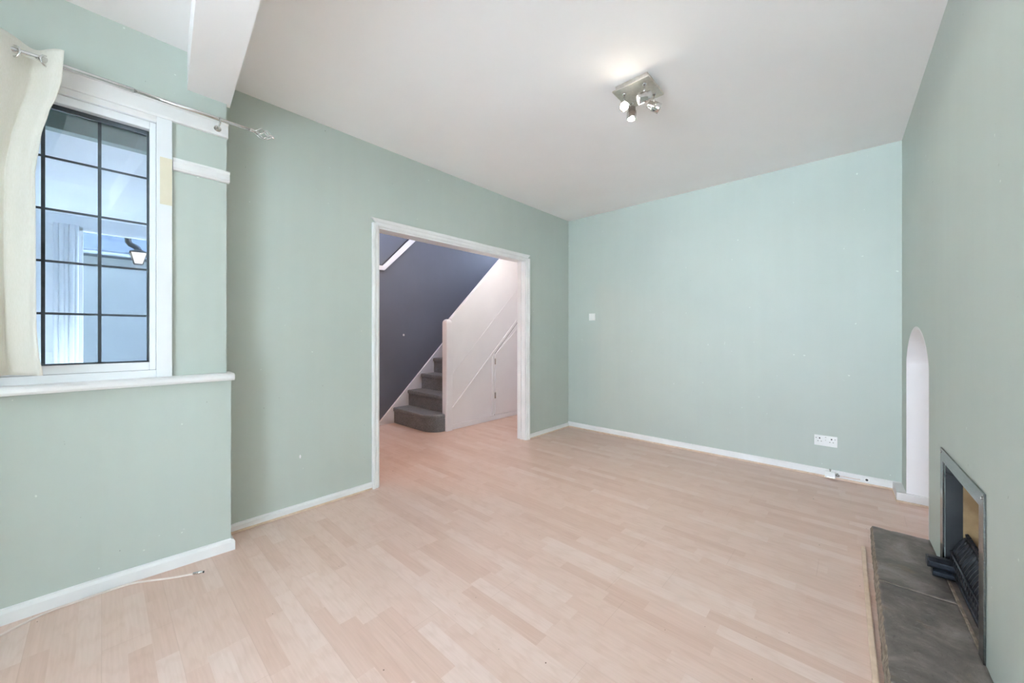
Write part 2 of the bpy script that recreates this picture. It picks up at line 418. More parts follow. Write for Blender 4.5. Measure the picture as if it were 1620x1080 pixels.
# ------------------------------------------------------------------ hall opening frame
d = thing('door_1', 'white moulded frame around the wide opening to the hall', 'door frame', (XL-.05, (D0+D1)/2, 0)); d['kind'] = 'structure'
def arch_prof(w, side):   # moulded architrave profile: (distance from opening edge, projection)
    return [(0, 0), (0, .012), (w*.2, .016), (w*.45, .014), (w*.6, .021), (w*.9, .021), (w, .015), (w, 0)]
wl, wrr = .052, .060
mb = MB()
mb.prism([(XL+p, D0-q) for q, p in arch_prof(wl, 0)], 'z', 0, DZ+.02)
mb.build('architrave', M['white'], d)
mb = MB(); mb.prism([(XL+p, D1+q) for q, p in arch_prof(wrr, 0)], 'z', 0, DZ+.02); mb.build('architrave', M['white'], d)
mb = MB()
def mitre(co):
    z = co.z - DZ; y = co.y
    return (co.x, (D0 - z) if y < 2 else (D1 + z), co.z)
mb.prism([(XL+p, DZ+q) for q, p in arch_prof(.060, 0)], 'y', D0, D1, 0, mitre)
mb.build('architrave', M['white'], d)
mb = MB(); mb.box(XL-DW-.004, XL+.002, D1-.012, D1+.001, 0, DZ, .001); mb.box(XL-.062, XL-.052, D1-.022, D1-.010, 0, DZ, .001)
mb.box(XL-DW-.004, XL+.002, D0-.001, D0+.010, 0, DZ, .001); mb.box(XL-DW-.004, XL+.002, D0, D1, DZ-.014, DZ+.001, .001)
mb.build('door_lining', M['white'], d)

# ------------------------------------------------------------------ window_1
w = thing('window_1', 'white framed leaded window above the sill', 'window', (-2.56, -.4, WZ0)); w['kind'] = 'structure'
mb = MB()   # outer casing
mb.box(-2.60, -2.502, .180, .237, .952, 2.222, .003)
mb.box(-2.60, -2.508, WY0, .180, .952, .992, .003); mb.box(-2.60, -2.508, WY0, .180, 2.192, 2.222, .003)
mb.box(-2.60, -2.502, WY0, WY0+.05, .952, 2.222, .003)
mb.build('window_frame', M['upvc'], w)
mb = MB(); mb.box(-2.5025, -2.5008, .192, .2365, 1.80, 2.03, 0); mb.build('cream_patch', M['cream'], w)
mb = MB()   # sash
mb.box(-2.60, -2.520, .157, .1795, .9925, 2.1915, .003); mb.box(-2.60, -2.5205, WY0+.10, .157, .9925, 1.030, .003); mb.box(-2.60, -2.5205, WY0+.10, .157, 2.156, 2.1915, .003)
mb.box(-2.60, -2.524, WY0+.052, WY0+.10, .994, 2.190, .004)
mb.build('sash', M['upvc'], w)
G0, G1, GZ0, GZ1 = -.96, .157, 1.030, 2.156
mb = MB(); mb.box(-2.572, -2.566, G0, G1, GZ0, GZ1); mb.build('glass_pane', M['glass'], w)
mb = MB()
mb.box(-2.566, -2.553, G1-.008, G1, GZ0, GZ1); mb.box(-2.566, -2.553, G0, G1, GZ1-.020, GZ1); mb.box(-2.566, -2.553, G0, G1, GZ0, GZ0+.006)
mb.build('gasket', M['lead'], w)
mb = MB()
for i in range(6):
    y = -.006 - .163*i
    mb.box(-2.566, -2.562, y-.0058, y+.0058, GZ0, GZ1, .0015)
for z in (1.927, 1.703, 1.479, 1.2535): mb.box(-2.5665, -2.5625, G0, G1, z-.005, z+.005, .0015)
mb.build('leading', M['lead'], w)
# sill
mb = MB()
prof = [(-2.60,.925),(-2.475,.918),(-2.466,.921),(-2.460,.930),(-2.460,.944),(-2.467,.952),(-2.48,.956),(-2.60,.958)]
mb.prism(prof, 'y', YR+.01, .484, .0015)
struct('window_sill', mb, M['white'], 'white gloss sill board running under the window', 'sill')
# head board + picture rail stub
mb = MB()
mb.prism([(-2.52,2.222),(-2.500,2.222),(-2.496,2.232),(-2.497,2.285),(-2.490,2.292),(-2.490,2.304),(-2.52,2.306)], 'y', YR+.01, .462, .001)
mb.prism([(-2.52,2.196),(-2.506,2.196),(-2.503,2.205),(-2.507,2.222),(-2.52,2.222)], 'y', YR+.01, .236, .0005)
struct('trim_6', mb, M['white'], 'white head board above the leaded window', 'trim')
mb = MB()
mb.prism([(-2.52,1.982),(-2.497,1.982),(-2.490,1.992),(-2.494,2.020),(-2.486,2.030),(-2.486,2.038),(-2.52,2.038)], 'y', .239, .468, .001)
struct('trim_7', mb, M['white'], 'short white picture rail beside the window', 'trim')

# ------------------------------------------------------------------ curtain pole
RX, RZ = -2.43, 2.275
cp = thing('curtain_pole', 'slim chrome curtain pole above the window with twisted cage finial', 'curtain pole', (RX, -.6, RZ))
mb = MB(); mb.tube([(RX, -1.35, RZ), (RX, .10, RZ)], .0110, 16); mb.tube([(RX, .10, RZ), (RX, .555, RZ)], .0088, 16); mb.build('pole', M['chrome'], cp)
mb = MB(); mb.tube([(RX,.542,RZ),(RX,.552,RZ),(RX,.562,RZ),(RX,.568,RZ)], .01, 16, True, [.0085,.0105,.0095,.006])
for s in range(4):
    pts = []
    for i in range(25):
        t = i/24; r = .024*math.sin(PI*t)**.8 + .002; a = 2*PI*s/4 + t*3.6
        pts.append((RX+r*math.cos(a), .566+.082*t, RZ+r*math.sin(a)))
    mb.tube(pts, .0031, 8)
mb.sphere((RX,.655,RZ), .0085); mb.build('finial', M['chrome'], cp)
for y in (.415, -1.2):
    mb = MB(); mb.tube([(-2.497,y,RZ-.022),(-2.494,y,RZ-.022)], .016, 16); mb.tube([(-2.495,y,RZ-.022),(-2.46,y,RZ-.022),(-2.44,y,RZ-.019),(RX,y,RZ-.012)], .0045, 10)
    mb.torus((RX,y,RZ), .0115, .003, (0,1,0)); mb.build('bracket', M['chrome'], cp)

# ------------------------------------------------------------------ curtain
cu = thing('curtain', 'cream eyelet curtain drawn to the left of the leaded window', 'curtain', (RX, -.45, 1.0))
edge = [(2.325,-.1026),(2.20,-.108),(2.13,-.119),(2.05,-.140),(1.95,-.158),(1.80,-.172),(1.65,-.170),(1.40,-.168),(1.20,-.166),(1.08,-.160),(1.003,-.150)]
def yedge(z):
    for (za, ya), (zb, yb) in zip(edge, edge[1:]):
        if zb <= z <= za:
            t = (za-z)/(za-zb); t = t*t*(3-2*t)*.5 + t*.5
            return ya+(yb-ya)*t
    return edge[-1][1] if z < 1.1 else edge[0][1]
bm = bmesh.new(); NS, NZ = 150, 70; grid = []
ZT, ZB = 2.325, 1.003; YLFT = -.80
for j in range(NZ+1):
    q = j/NZ; z = ZT + (ZB-ZT)*q; row = []
    for i in range(NS+1):
        t = i/NS; y0 = YLFT + (-.1026-YLFT)*t               # unpinched position on the pole
        ph = PI*(y0+.232)/.083
        A = .048*(1-.05*q) + .006*math.sin(5*q+3*t)
        drift = .9*math.sin(2.2*q)*(.5+.5*math.sin(9*t+1.0))*min(1, q*3)
        x = RX - A*math.sin(ph+drift) + .012*q*math.sin(23*t+4*q) + .005*math.sin(2*ph+1.1+2*q)*(.4+q) - .010*q
        y = YLFT + (yedge(z)-YLFT)*t + .007*math.sin(2*ph+1.5*q)*min(1, q*4)
        x += .004*noise.noise(Vector((t*20, q*9, 3))) + .011*min(1,q*5)*noise.noise(Vector((t*34+q*1.2, q*2.2, 8)))
        zz = z
        if j == NZ: zz -= .003
        if j == 0: zz += .006*math.sin(ph*1.0+.6)
        row.append(bm.verts.new((x, y, zz)))
    grid.append(row)
for a, b in zip(grid, grid[1:]):
    for i in range(NS): bm.faces.new((a[i], a[i+1], b[i+1], b[i])).smooth = True
mb = MB(); mb.bm = bm; o = mb.build('curtain_fabric', M['curtain'], cu)
sol = o.modifiers.new('th', 'SOLIDIFY'); sol.thickness = .0018; sol.offset = 0
for kk in range(-1, 7):
    y = -.149 - .083*kk
    if y < YLFT or y > -.11: continue
    s = 1 if kk % 2 == 0 else -1
    mb = MB(); mb.torus((RX, y, RZ-.004), .0215, .0034, (.75, .66*s, 0)); mb.build('eyelet', M['chrome'], cu)

# ------------------------------------------------------------------ stairs
st = thing('staircase', 'white sided staircase with grey carpeted steps beyond the opening', 'staircase', (-4.1, 3.6, 0))
XS = -3.67; XD = -4.54
RISE = .2085; GO = .2085; YS = 2.625
# bullnose first step
pts = [(XD+.028, YS+.50), (XD+.028, YS-.012)]
cx, cy, r = -3.86, YS+.17, .182
for i in range(13):
    a = -PI/2 + (PI/2)*i/12; pts.append((cx + r*1.10*math.cos(a), cy + r*math.sin(a)))
pts.append((-3.66, YS+.175)); pts.append((-3.725, YS+.178)); pts.append((-3.725, YS+.50))
mb = MB(); mb.prism(pts, 'z', .0, RISE-.052, .008)
def grow(p, g): 
    return [(x, y) for x, y in p]
pts2 = [(x, y-(.016 if y < YS+.1 else 0)) for x, y in pts]
mb.prism(pts2, 'z', RISE-.055, RISE, .018, None, 3)
mb.build('step', M['carpet'], st)
for k in range(1, 12):
    y = YS + GO*k; z = RISE*(k+1)
    mb = MB(); mb.box(XD+.028, XS-.031, y, y+GO+.10, z-RISE-.04, z-.03, .004); mb.box(XD+.028, XS-.031, y-.022, y+GO+.05, z-.05, z, .016)
    mb.build('step', M['carpet'], st)
# wall string
mb = MB(); mb.prism([(2.36,0),(2.80,0),(6.0,3.2),(6.0,3.62),(2.42,.052),(2.36,.04)], 'x', XD+.001, XD+.028, .002); mb.build('wall_string', M['hallwhite'], st)
# newel
mb = MB(); t = bmesh.new(); rings = []
for i in range(14):
    z = 0 if i == 0 else 1.300 + .054*math.sin(PI/2*(i-1)/12); k_ = 1 if i <= 1 else max(.12, math.cos(PI/2*(i-1)/12)**.75)
    ring = []
    for j in range(32):
        a = 2*PI*j/32 + .01; ca, sa = math.cos(a), math.sin(a); pw = .22
        ring.append(t.verts.new((-3.676 + .046*k_*math.copysign(abs(ca)**pw, ca), 2.846 + .046*k_*math.copysign(abs(sa)**pw, sa), z)))
    rings.append(ring)
for a, b in zip(rings, rings[1:]):
    for j in range(32): t.faces.new((a[j], a[(j+1)%32], b[(j+1)%32], b[j]))
t.faces.new(rings[0]); t.faces.new(rings[-1]); mb._add(t); mb.build('newel_post', M['hallwhite'], st)
# side panel: sheet, capping, sloping battens, vertical batten
sl = .985
def ztop(y): return 1.34 + sl*(y-2.892)
ye = 2.892 + (H-1.34)/sl
mb = MB(); mb.prism([(2.892,0),(4.8,0),(4.8,H),(ye,H),(2.892,1.34)], 'x', XS-.03, XS); mb.build('side_panel', M['hallwhite'], st)
mb = MB(); mb.prism([(2.892,1.325),(ye+.01,H-.01),(ye+.01,H+.0),(ye-.02,H),(2.892,1.362)], 'x', XS-.045, XS+.012, .002); mb.build('capping', M['hallwhite'], st)
lineA = lambda y: .208 + .94*(y-2.90)
lineB = lambda y: .655 + .963*(y-2.90)
mb = MB(); mb.prism([(2.893,lineA(2.893)),(4.75,lineA(4.75)),(4.75,lineA(4.75)+.05),(2.893,lineA(2.893)+.05)], 'x', XS, XS+.010, .002)
mb.prism([(2.893,lineB(2.893)),(4.6,lineB(4.6)),(4.6,lineB(4.6)+.012),(2.893,lineB(2.893)+.012)], 'x', XS, XS+.005, .001)
mb.build('sloping_batten', M['hallwhite'], st)
mb = MB(); mb.prism([(3.60,.075),(3.645,.075),(3.645,lineA(3.645)-.004),(3.60,lineA(3.60)-.004)], 'x', XS, XS+.010, .002)
mb.build('upright_batten', M['hallwhite'], st)
mb = MB(); mb.box(XS, XS+.014, 2.893, 4.79, 0, .060, .003); mb.build('skirting', M['hallwhite'], st)
mb = MB(); mb.prism([(3.652,.072),(4.42,.072),(4.42,1.50),(3.652,lineA(3.652)-.022)], 'x', XS, XS+.012, .002)
cd = mb.build('cupboard_door', M['hallwhite'], st); cd['label'] = 'angled cupboard door under the stairs'
mb = MB(); mb.prism([(3.6455,.062),(3.6515,.062),(3.6515,lineA(3.6515)-.014),(4.45,lineA(4.45)-.014),(4.45,lineA(4.45)-.004),(3.6455,lineA(3.6455)-.004)], 'x', XS-.001, XS+.0015); mb.build('door_gap_shade', M['black'], st)  # black strip stands in for the shade inside the door gap
for z in (.80, .335):
    mb = MB(); mb.box(XS+.010, XS+.0150, 3.638, 3.664, z-.040, z+.040, .001); mb.tube([(XS+.017,3.650,z-.04),(XS+.017,3.650,z+.04)], .004, 10)
    for dz in (-.026, 0, .026): mb.sphere((XS+.0155, 3.660, z+dz), .003)
    mb.build('hinge', M['steel'], cd)
# ------------------------------------------------------------------ ceiling spotlight
ZP = H
sp = thing('ceiling_spotlight', 'square brushed steel ceiling light with four small spotlights', 'ceiling light', (-.94, 2.115, ZP-.045))
mb = MB(); mb.box(-1.035,-.845, 2.02, 2.21, ZP-.028, ZP, .003); mb.box(-1.048,-.832, 2.005, 2.225, ZP-.038, ZP-.028, .002); mb.build('base_plate', M['satin'], sp)
heads = [((-.875, 2.050), (-.75,-.45,-.30), 'off', .055), ((-.870, 2.175), (.70,.55,-.42), 'off', .055),
         ((-.998, 2.058), (.43,-.89,-.55), 'lit', .055), ((-1.005, 2.170), (-.06,-.05,-1), 'dim', .045)]
for (hx, hy), dr, state, drop in heads:
    dr = Vector(dr).normalized(); zc = ZP-.038-drop-.02; c = Vector((hx, hy, zc))
    mb = MB(); mb.tube([(hx,hy,ZP-.038),(hx,hy,zc+.012)], .0055, 12)
    mb.tube([(hx,hy,ZP-.040),(hx,hy,ZP-.045)], .011, 16)
    mb.tube([c-dr*.040, c-dr*.036, c-dr*.012, c-dr*.010, c+dr*.030, c+dr*.034, c+dr*.034, c+dr*.024], .026, 24, False, [.010,.020,.0225,.0275,.0275,.0285,.0255,.0245])
    mb.tube([c-dr*.0405, c-dr*.0395], .0105, 16)
    hd = mb.build('spotlight_head', M['chrome'], sp)
    mb = MB(); mb.tube([c+dr*.020, c+dr*.032, c+dr*.037, c+dr*.040], .024, 24, True, [.0235,.0240,.020,.010])
    mb.build('bulb', {'off': M['bulb_off'], 'lit': M['bulb'], 'dim': M['bulb_dim']}[state], hd)

# ------------------------------------------------------------------ electrics on the far wall
so = thing('double_socket', 'white double plug socket low on the far wall', 'socket', (-.187, YB, .252))
mb = MB(); mb.box(-.261,-.114, YB-.009, YB, .252, .338, .003); mb.build('face_plate', M['plastic'], so)
for cx in (-.225, -.150):
    mb = MB(); mb.box(cx-.004,cx+.004, YB-.0098, YB-.0085, .308, .318); mb.box(cx-.014,cx-.0075, YB-.0098, YB-.0085, .287, .2905); mb.box(cx+.0075,cx+.014, YB-.0098, YB-.0085, .287, .2905)
    mb.build('socket_hole', M['sheet'], so)
for cx, a in ((-.247,0), (-.128,0)):
    mb = MB(); mb.box(cx-.0055,cx+.0055, YB-.0125, YB-.009, .305, .324, .0015); mb.build('rocker_switch', M['plastic'], so)
    mb = MB(); mb.box(cx-.0035,cx+.0035, YB-.0131, YB-.0120, .3125, .316); mb.build('switch_mark', M['black'], so)
mb = MB(); mb.box(-.192,-.182, YB-.0096, YB-.0085, .322, .325); mb.tube([(-.1875,YB-.0095,.301),(-.1875,YB-.0085,.301)], .0022, 10); mb.build('screw', M['steel'], so)
bp = thing('switch_plate', 'small white blank plate painted over on the far wall near the corner', 'wall plate', (-2.358, YB, 1.335))
mb = MB(); mb.box(-2.398,-2.315, YB-.010, YB, 1.338, 1.422, .003); mb.build('face_plate', M['plastic'], bp)
mb = MB(); mb.box(-2.364,-2.349, YB-.014, YB-.010, 1.366, 1.394, .002); mb.build('rocker_switch', M['plastic'], bp)
# gas outlet on the skirting
gt = thing('gas_outlet', 'small metal gas outlet on the skirting below the double socket', 'gas outlet', (-.15, YB-.03, .0))
mb = MB(); mb.box(-.190,-.125, YB-.052, YB-.0205, .012, .060, .004); mb.build('outlet_box', M['plastic'], gt)
mb = MB(); mb.box(-.188,-.127, YB-.055, YB-.050, .012, .022, .001); mb.tube([(-.127,YB-.04,.040),(-.100,YB-.04,.038)], .009, 12); mb.tube([(-.112,YB-.04,.030),(-.112,YB-.04,.056)], .005, 10)
mb.build('tap', M['steel'], gt)
mb = MB(); mb.tube([(-.157,YB-.034,.058),(-.157,YB-.034,.068),(-.157,YB-.034,.069),(-.157,YB-.034,.079)], .004, 12, True, [.004,.004,.007,.006]); mb.build('valve_screw', M['steel'], gt)
mb = MB(); mb.tube([(-.10,YB-.04,.038),(-.05,YB-.032,.037),(.0,YB-.024,.035),(.02,YB-.016,.034)], .0045, 10); mb.build('pipe', M['cable'], gt)
gr = thing('cable_grommet', 'round hole ringed in white on the far skirting near the alcove', 'cable hole', (.06, YB-.016, .030))
mb = MB(); mb.tube([(.058,YB-.015,.042),(.058,YB-.019,.042)], .017, 24); mb.build('rim', M['plastic'], gr)
mb = MB(); mb.tube([(.058,YB-.0185,.042),(.058,YB-.0198,.042)], .0085, 20); mb.build('hole', M['black'], gr)

# ------------------------------------------------------------------ aerial cable on the floor
cpx = [(-2.213,.338),]
def fl(u, v):
    dd = 1.16*595/(v-530); a = (u-810)/595
    return ((-.6756+a*.7373)*dd, (.7373+a*.6756)*dd)
P = [(max(a, -2.512 + (.0 if b < 0 else b*.063) + .016), b) for a, b in (fl(*p) for p in ((305.6,909),(277.8,914),(239,919.4),(205.6,924),(166.7,936),(122,951),(69.4,972),(0,1007),(-60,1045),(-130,1100)))]
cb = thing('aerial_cable', 'thin white cable lying on the floor along the window skirting', 'cable', (P[3][0], P[3][1], 0))
def smooth_path(P, z=.004):
    out = []
    for i in range(len(P)-1):
        p0 = P[max(i-1,0)]; p1 = P[i]; p2 = P[i+1]; p3 = P[min(i+2,len(P)-1)]
        for s in range(6):
            t = s/6
            out.append(tuple(.5*((2*p1[k])+(-p0[k]+p2[k])*t+(2*p0[k]-5*p1[k]+4*p2[k]-p3[k])*t*t+(-p0[k]+3*p1[k]-3*p2[k]+p3[k])*t**3) for k in (0,1)) + (z,))
    out.append((P[-1][0], P[-1][1], z)); return out
mb = MB(); mb.tube(smooth_path(P), .0042, 10); mb.build('sheath', M['cable'], cb)
e = fl(318,907); dv = (Vector((e[0],e[1],0))-Vector((P[0][0],P[0][1],0))).normalized(); q = Vector((P[0][0],P[0][1],.0065))
mb = MB(); mb.tube([q, q+dv*.012, q+dv*.0125, q+dv*.034, q+dv*.036, q+dv*.042], .006, 16, True, [.0052,.0052,.0065,.0065,.0045,.0045]); mb.build('connector', M['chrome'], cb)
mb = MB(); mb.tube([q+dv*.040, q+dv*.0435], .0048, 14); mb.build('connector_tip', M['black'], cb)

# ------------------------------------------------------------------ hearth
HZ = .100
he = thing('hearth', 'low grey brown stone hearth slab in front of the fireplace', 'hearth', (.18, 2.27, 0))
def rough_slab(name, y0, y1, open0, open1, mat):
    bm = bmesh.new(); nx, ny, nz = 20, max(8, int((y1-y0)/.014)), 5
    def X(i, y):
        xa = .062 + .012*(2.9-y)/1.25; return xa + (RW(y)-.0005-xa)*i/nx
    def P(i, j, k):
        y = y0+(y1-y0)*j/ny; x = X(i, y); z = HZ*k/nz
        r = .0
        if i == 0:
            x += .005*noise.noise(Vector((y*22, z*30, 1))) + .004*noise.noise(Vector((y*70, z*60, 5))) + (.007 if k == nz else 0) - .004
        if j == 0 and open0: y += .012*noise.noise(Vector((x*20, z*20, 9)))+(.006 if k == nz else 0)
        if j == ny and open1: y += .010*noise.noise(Vector((x*20, z*20, 4)))-(.006 if k == nz else 0)
        if k == nz: z += .0022*noise.noise(Vector((x*18, y*18, 2)))+.0012*noise.noise(Vector((x*60, y*60, 2)))
        return (x, y, z)
    V = {}
    def v(i, j, k):
        if (i,j,k) not in V: V[(i,j,k)] = bm.verts.new(P(i,j,k))
        return V[(i,j,k)]
    for i in range(nx):
        for j in range(ny):
            f = bm.faces.new((v(i,j,nz), v(i+1,j,nz), v(i+1,j+1,nz), v(i,j+1,nz))); f.smooth = True
            bm.faces.new((v(i,j,0), v(i,j+1,0), v(i+1,j+1,0), v(i+1,j,0)))
    for k in range(nz):
        for j in range(ny):
            f = bm.faces.new((v(0,j,k), v(0,j,k+1), v(0,j+1,k+1), v(0,j+1,k))); f.material_index = 1
            bm.faces.new((v(nx,j,k), v(nx,j+1,k), v(nx,j+1,k+1), v(nx,j,k+1)))
        for i in range(nx):
            f = bm.faces.new((v(i,0,k), v(i+1,0,k), v(i+1,0,k+1), v(i,0,k+1))); f.material_index = 1
            f = bm.faces.new((v(i,ny,k), v(i,ny,k+1), v(i+1,ny,k+1), v(i+1,ny,k))); f.material_index = 1
    bmesh.ops.recalc_face_normals(bm, faces=bm.faces)
    m_ = MB(); m_.bm = bm; o = m_.build(name, mat, he); o.data.materials.append(M['stone_edge']); return o
rough_slab('stone_slab', 1.63, 2.274, True, False, M['stone']); rough_slab('stone_slab', 2.282, 2.90, False, True, M['stone'])
mb = MB(); mb.box(.072, RW(2.28)-.001, 2.2735, 2.2825, .01, HZ-.0015); mb.build('mortar_joint', M['mortar'], he)
mb = MB()
ptsA = [(.018,2.78),(.022,2.50),(.028,2.20),(.034,1.90),(.041,1.63),(.048,1.45)]
rg = []
for (x, y) in ptsA: rg.append((x, y))
poly = [(x, y) for x, y in rg] + [(x+.017, y) for x, y in reversed(rg)]
mb.prism(poly, 'z', 0, .022, .004)
o = mb.build('wood_beading', M['beading']); tag(o, 'pale wooden beading strip lying along the hearth edge', 'beading')

# ------------------------------------------------------------------ fireplace
fp = thing('fireplace', 'shallow open fireplace framed with flat brushed metal', 'fireplace', (RW(2.25)+.1, 2.25, HZ))
def frame_ring(mb, a, b, d0, d1, bev):
    (y0, y1, z1), (iy0, iy1, iz1) = a, b
    mb.prism([(y0,HZ+.001),(iy0,HZ+.001),(iy0,iz1),(iy1,iz1),(iy1,HZ+.001),(y1,HZ+.001),(y1,z1),(y0,z1)], 'x', d0, d1, bev, rw)
k = N('frame_metal'); f = k.noise(k.vec(k.pos, (1,1,6)), 30, 4)
k.set(k.ramp(f, [(.3, (.15,.17,.17,1)), (.7, (.25,.26,.25,1))]), .20, 1)
mb = MB(); frame_ring(mb, (1.913, 2.585, .650), (1.966, 2.534, .597), -.007, -.001, .001)
fr = mb.build('metal_frame', k.m, fp)
for y, z in ((1.93,.632),(2.568,.632)):
    mb = MB(); mb.tube([(RW(y)-.0065,y,z),(RW(y)-.0095,y,z)], .0045, 12); mb.build('rivet', M['chrome'], fr)
mb = MB()
mb.box(.001, .052, 2.5345-.002, 2.5349, HZ, .598, 0, rw); mb.box(.001, .052, 1.9655, 1.9675, HZ, .598, 0, rw); mb.box(.001, .052, 1.966, 2.534, .5955, .5975, 0, rw)
mb.box(.0, .022, 2.516, 2.534, .53, .548, .002, rw); mb.build('inner_flange', M['sheet'], fp)
mb = MB()   # splayed firebrick box
I = [(.052,2.5349),(.16,2.47),(.36,2.36),(.36,2.12),(.16,2.02),(.052,1.9655)]
O = [(.052,2.60),(.19,2.55),(.42,2.42),(.42,2.06),(.19,1.95),(.052,1.90)]
for i in range(5):
    mb.prism([I[i], O[i], O[i+1], I[i+1]], 'z', HZ-.02, .66, 0, rw)
mb.box(.052, .42, 1.90, 2.60, .598, .66, 0, rw)
mb.build('firebrick', M['brick'], fp)
mb = MB(); mb.box(.0, .42, 1.966, 2.534, .0, HZ+.0, 0, rw); mb.build('back_hearth', M['stone'], fp)
mb = MB(); mb.box(-.004, .006, 1.975, 2.525, HZ, HZ+.006, .002, rw); mb.build('hearth_strip', M['stone_edge'], fp)

# fire basket
fb = thing('fire_basket', 'black cast iron fire grate leaning in the fireplace mouth', 'fire grate', (RW(2.3)+.06, 2.3, HZ))
def gp(dep, y, z): return (RW(y)+dep, y, z)
# barrel-fronted ribbed grate: scalloped top rail and vertical ribs
mb = MB()
nr = 16
for i in range(nr):
    y = 2.515 - .036*i*.80
    pts = []
    for s in range(9):
        t = s/8; dep = .035 + .020*math.cos(PI*(t-.15)) - .0; z = HZ+.012 + .170*t
        pts.append(gp(.030+.028*t - .022*math.sin(PI*t), y - .006*t, z))
    mb.tube(pts, .0080, 10)
mb.build('ribbed_front', M['iron'], fb)
mb = MB()
for i in range(nr):
    y = 2.512 - .0288*i
    mb.tube([gp(.064, y-.006, .272), gp(.064, y-.006, .292), gp(.058, y-.004, .306)], .0075, 10, True, [.008,.0085,.005])
mb.tube([gp(.060,2.525,.277), gp(.060,2.06,.277)], .008, 12); mb.build('toothed_rail', M['iron'], fb)
mb = MB(); mb.tube([gp(.030,2.525,HZ+.010), gp(.030,2.06,HZ+.010)], .0095, 12); mb.tube([gp(.016,2.520,HZ+.075), gp(.016,2.07,HZ+.075)], .005, 10)
mb.tube([gp(.016,2.520,HZ+.040), gp(.016,2.07,HZ+.040)], .005, 10); mb.tube([gp(.016,2.520,HZ+.110), gp(.016,2.07,HZ+.110)], .005, 10)
mb.build('lower_rail', M['iron'], fb)
mb = MB(); mb.box(.06, .24, 2.10, 2.50, HZ+.002, HZ+.05, .006, rw)
mb.build('ash_tray', M['iron'], fb)
oct_ = lambda cy, cz, r, sy=1: [(cy+r*sy*math.cos(PI/8+PI/4*i), cz+r*math.sin(PI/8+PI/4*i)) for i in range(8)]
mb = MB(); mb.prism(oct_(2.475, HZ+.064, .026, 1.25), 'x', -.060, .035, .003, rw); mb.prism(oct_(2.480, HZ+.022, .020, 1.25), 'x', -.046, .035, .003, rw)
mb.box(-.063, -.056, 2.452, 2.498, HZ+.046, HZ+.082, .002, rw)
mb.build('bar_end', M['iron'], fb)
# stones/coals behind the grate
def lump(c, r, sd):
    t = bmesh.new(); bmesh.ops.create_icosphere(t, subdivisions=3, radius=r)
    for v in t.verts:
        n_ = v.co.normalized(); v.co = Vector(c) + Vector((n_.x, n_.y*1.15, n_.z*.9))*r*(1+.35*noise.noise(n_*1.6+Vector((sd,0,0))))
    for f in t.faces: f.smooth = True
    return t
for i, (dp, y, z, r, lab) in enumerate(((.150,2.42,.215,.055,'grey ash coated lump of coal, furthest back in the grate'),(.150,2.30,.205,.05,'grey lump of coal in the middle of the grate'),(.140,2.19,.20,.045,'smallest grey lump of coal at the near end of the grate'))):
    m_ = MB(); m_._add(lump(gp(dp, y, z), r, i*3.1)); o = m_.build('coal_lump', M['coal']); tag(o, lab, 'coal', 'coal lumps in the grate')

# ------------------------------------------------------------------ outside the leaded window
mb = MB(); mb.box(-2.78, 8, -16, YR-.2, -.30, -.06)  # unseen ground, made pale to bounce sunlight up into the room
struct('ground', mb, M['ground'], 'unseen pale paving kept bright to bounce sun indoors', 'ground')
mb = MB(); mb.box(-14, -4.70, -9, 9, -.30, -.06); mb.box(-4.70, -2.78, -9, .45, -.30, -.06); struct('ground_side', mb, M['tarmac'], 'unseen dark tarmac, kept dark to cut bounced light', 'ground')  # unseen ground, made dark so less sun bounces onto the house
pc = thing('porch', 'white porch with timber frames outside the leaded window', 'porch', (-4.3, -.1, -.06))
PX = -5.75
mb = MB(); mb.box(PX-.06, -2.78, -.95, .44, 2.35, 2.42); mb.build('porch_ceiling', M['porch_white'], pc)
mb = MB(); mb.box(PX-.4, -2.785, -.94, .435, -.06, -.02); mb.build('porch_bounce_floor', M['ground'], pc)  # unseen pale floor, added to bounce sun onto the porch ceiling
mb = MB(); mb.box(-8.0, -5.70, -2.2, 2.0, 2.76, 2.84, .004); mb.box(-5.80, -5.70, -.95, .44, 2.42, 2.76); mb.build('porch_sun_blocker', M['porch_white'], pc)  # overhang added to keep direct sun out of the porch
mb = MB(); mb.box(-2.84, -2.785, -.95, .44, 2.135, 2.35, .002); mb.build('fascia_board', M['porch_green'], pc)
mb = MB()   # frame on the far side
mb.box(PX-.06, PX, -.95, .44, 2.235, 2.35, .003); mb.box(PX-.06, PX, -.32, -.155, -.06, 2.235, .003); mb.box(PX-.06, PX, .345, .44, -.06, 2.235, .003)
mb.box(PX-.06, PX, -.155, .345, -.06, .14, .003)
mb.box(PX-.04, PX+.02, -.155, -.125, .14, 2.235, .003); mb.box(PX-.04, PX+.02, -.155, .345, 2.205, 2.235, .003)
mb.build('porch_frame', M['porch_white'], pc)
mb = MB()
for i, y in enumerate((-.30, -.265, -.235, -.20, -.175)):
    mb.tube([(PX+.03+.012*(i%2), y, .10), (PX+.03+.012*(i%2), y+.004, 2.25)], .019, 12)
o = mb.build('door_drape', M['porch_white'], pc)
mb = MB(); mb.box(PX-.06, PX, -.95, -.32, .9, 1.0, .003); mb.box(PX-.06, PX, -.95, -.86, -.06, 2.235, .003); mb.build('side_frame', M['porch_white'], pc)
mb = MB(); mb.box(PX-.06, -2.785, -1.0, -.95, -.06, 2.42); mb.build('light_screen', M['porch_white'], pc)  # porch side added to cut the light reaching inside
mb = MB(); mb.box(PX-.06, -2.785, .44, .449, -.06, 2.42); mb.build('light_screen', M['porch_white'], pc)  # opposite porch side, also added to cut the light
mb = MB(); mb.box(PX-.05, PX-.01, -.86, -.32, -.06, 2.235); mb.build('side_panel', M['porch_white'], pc)  # panel added to close the far frame against daylight
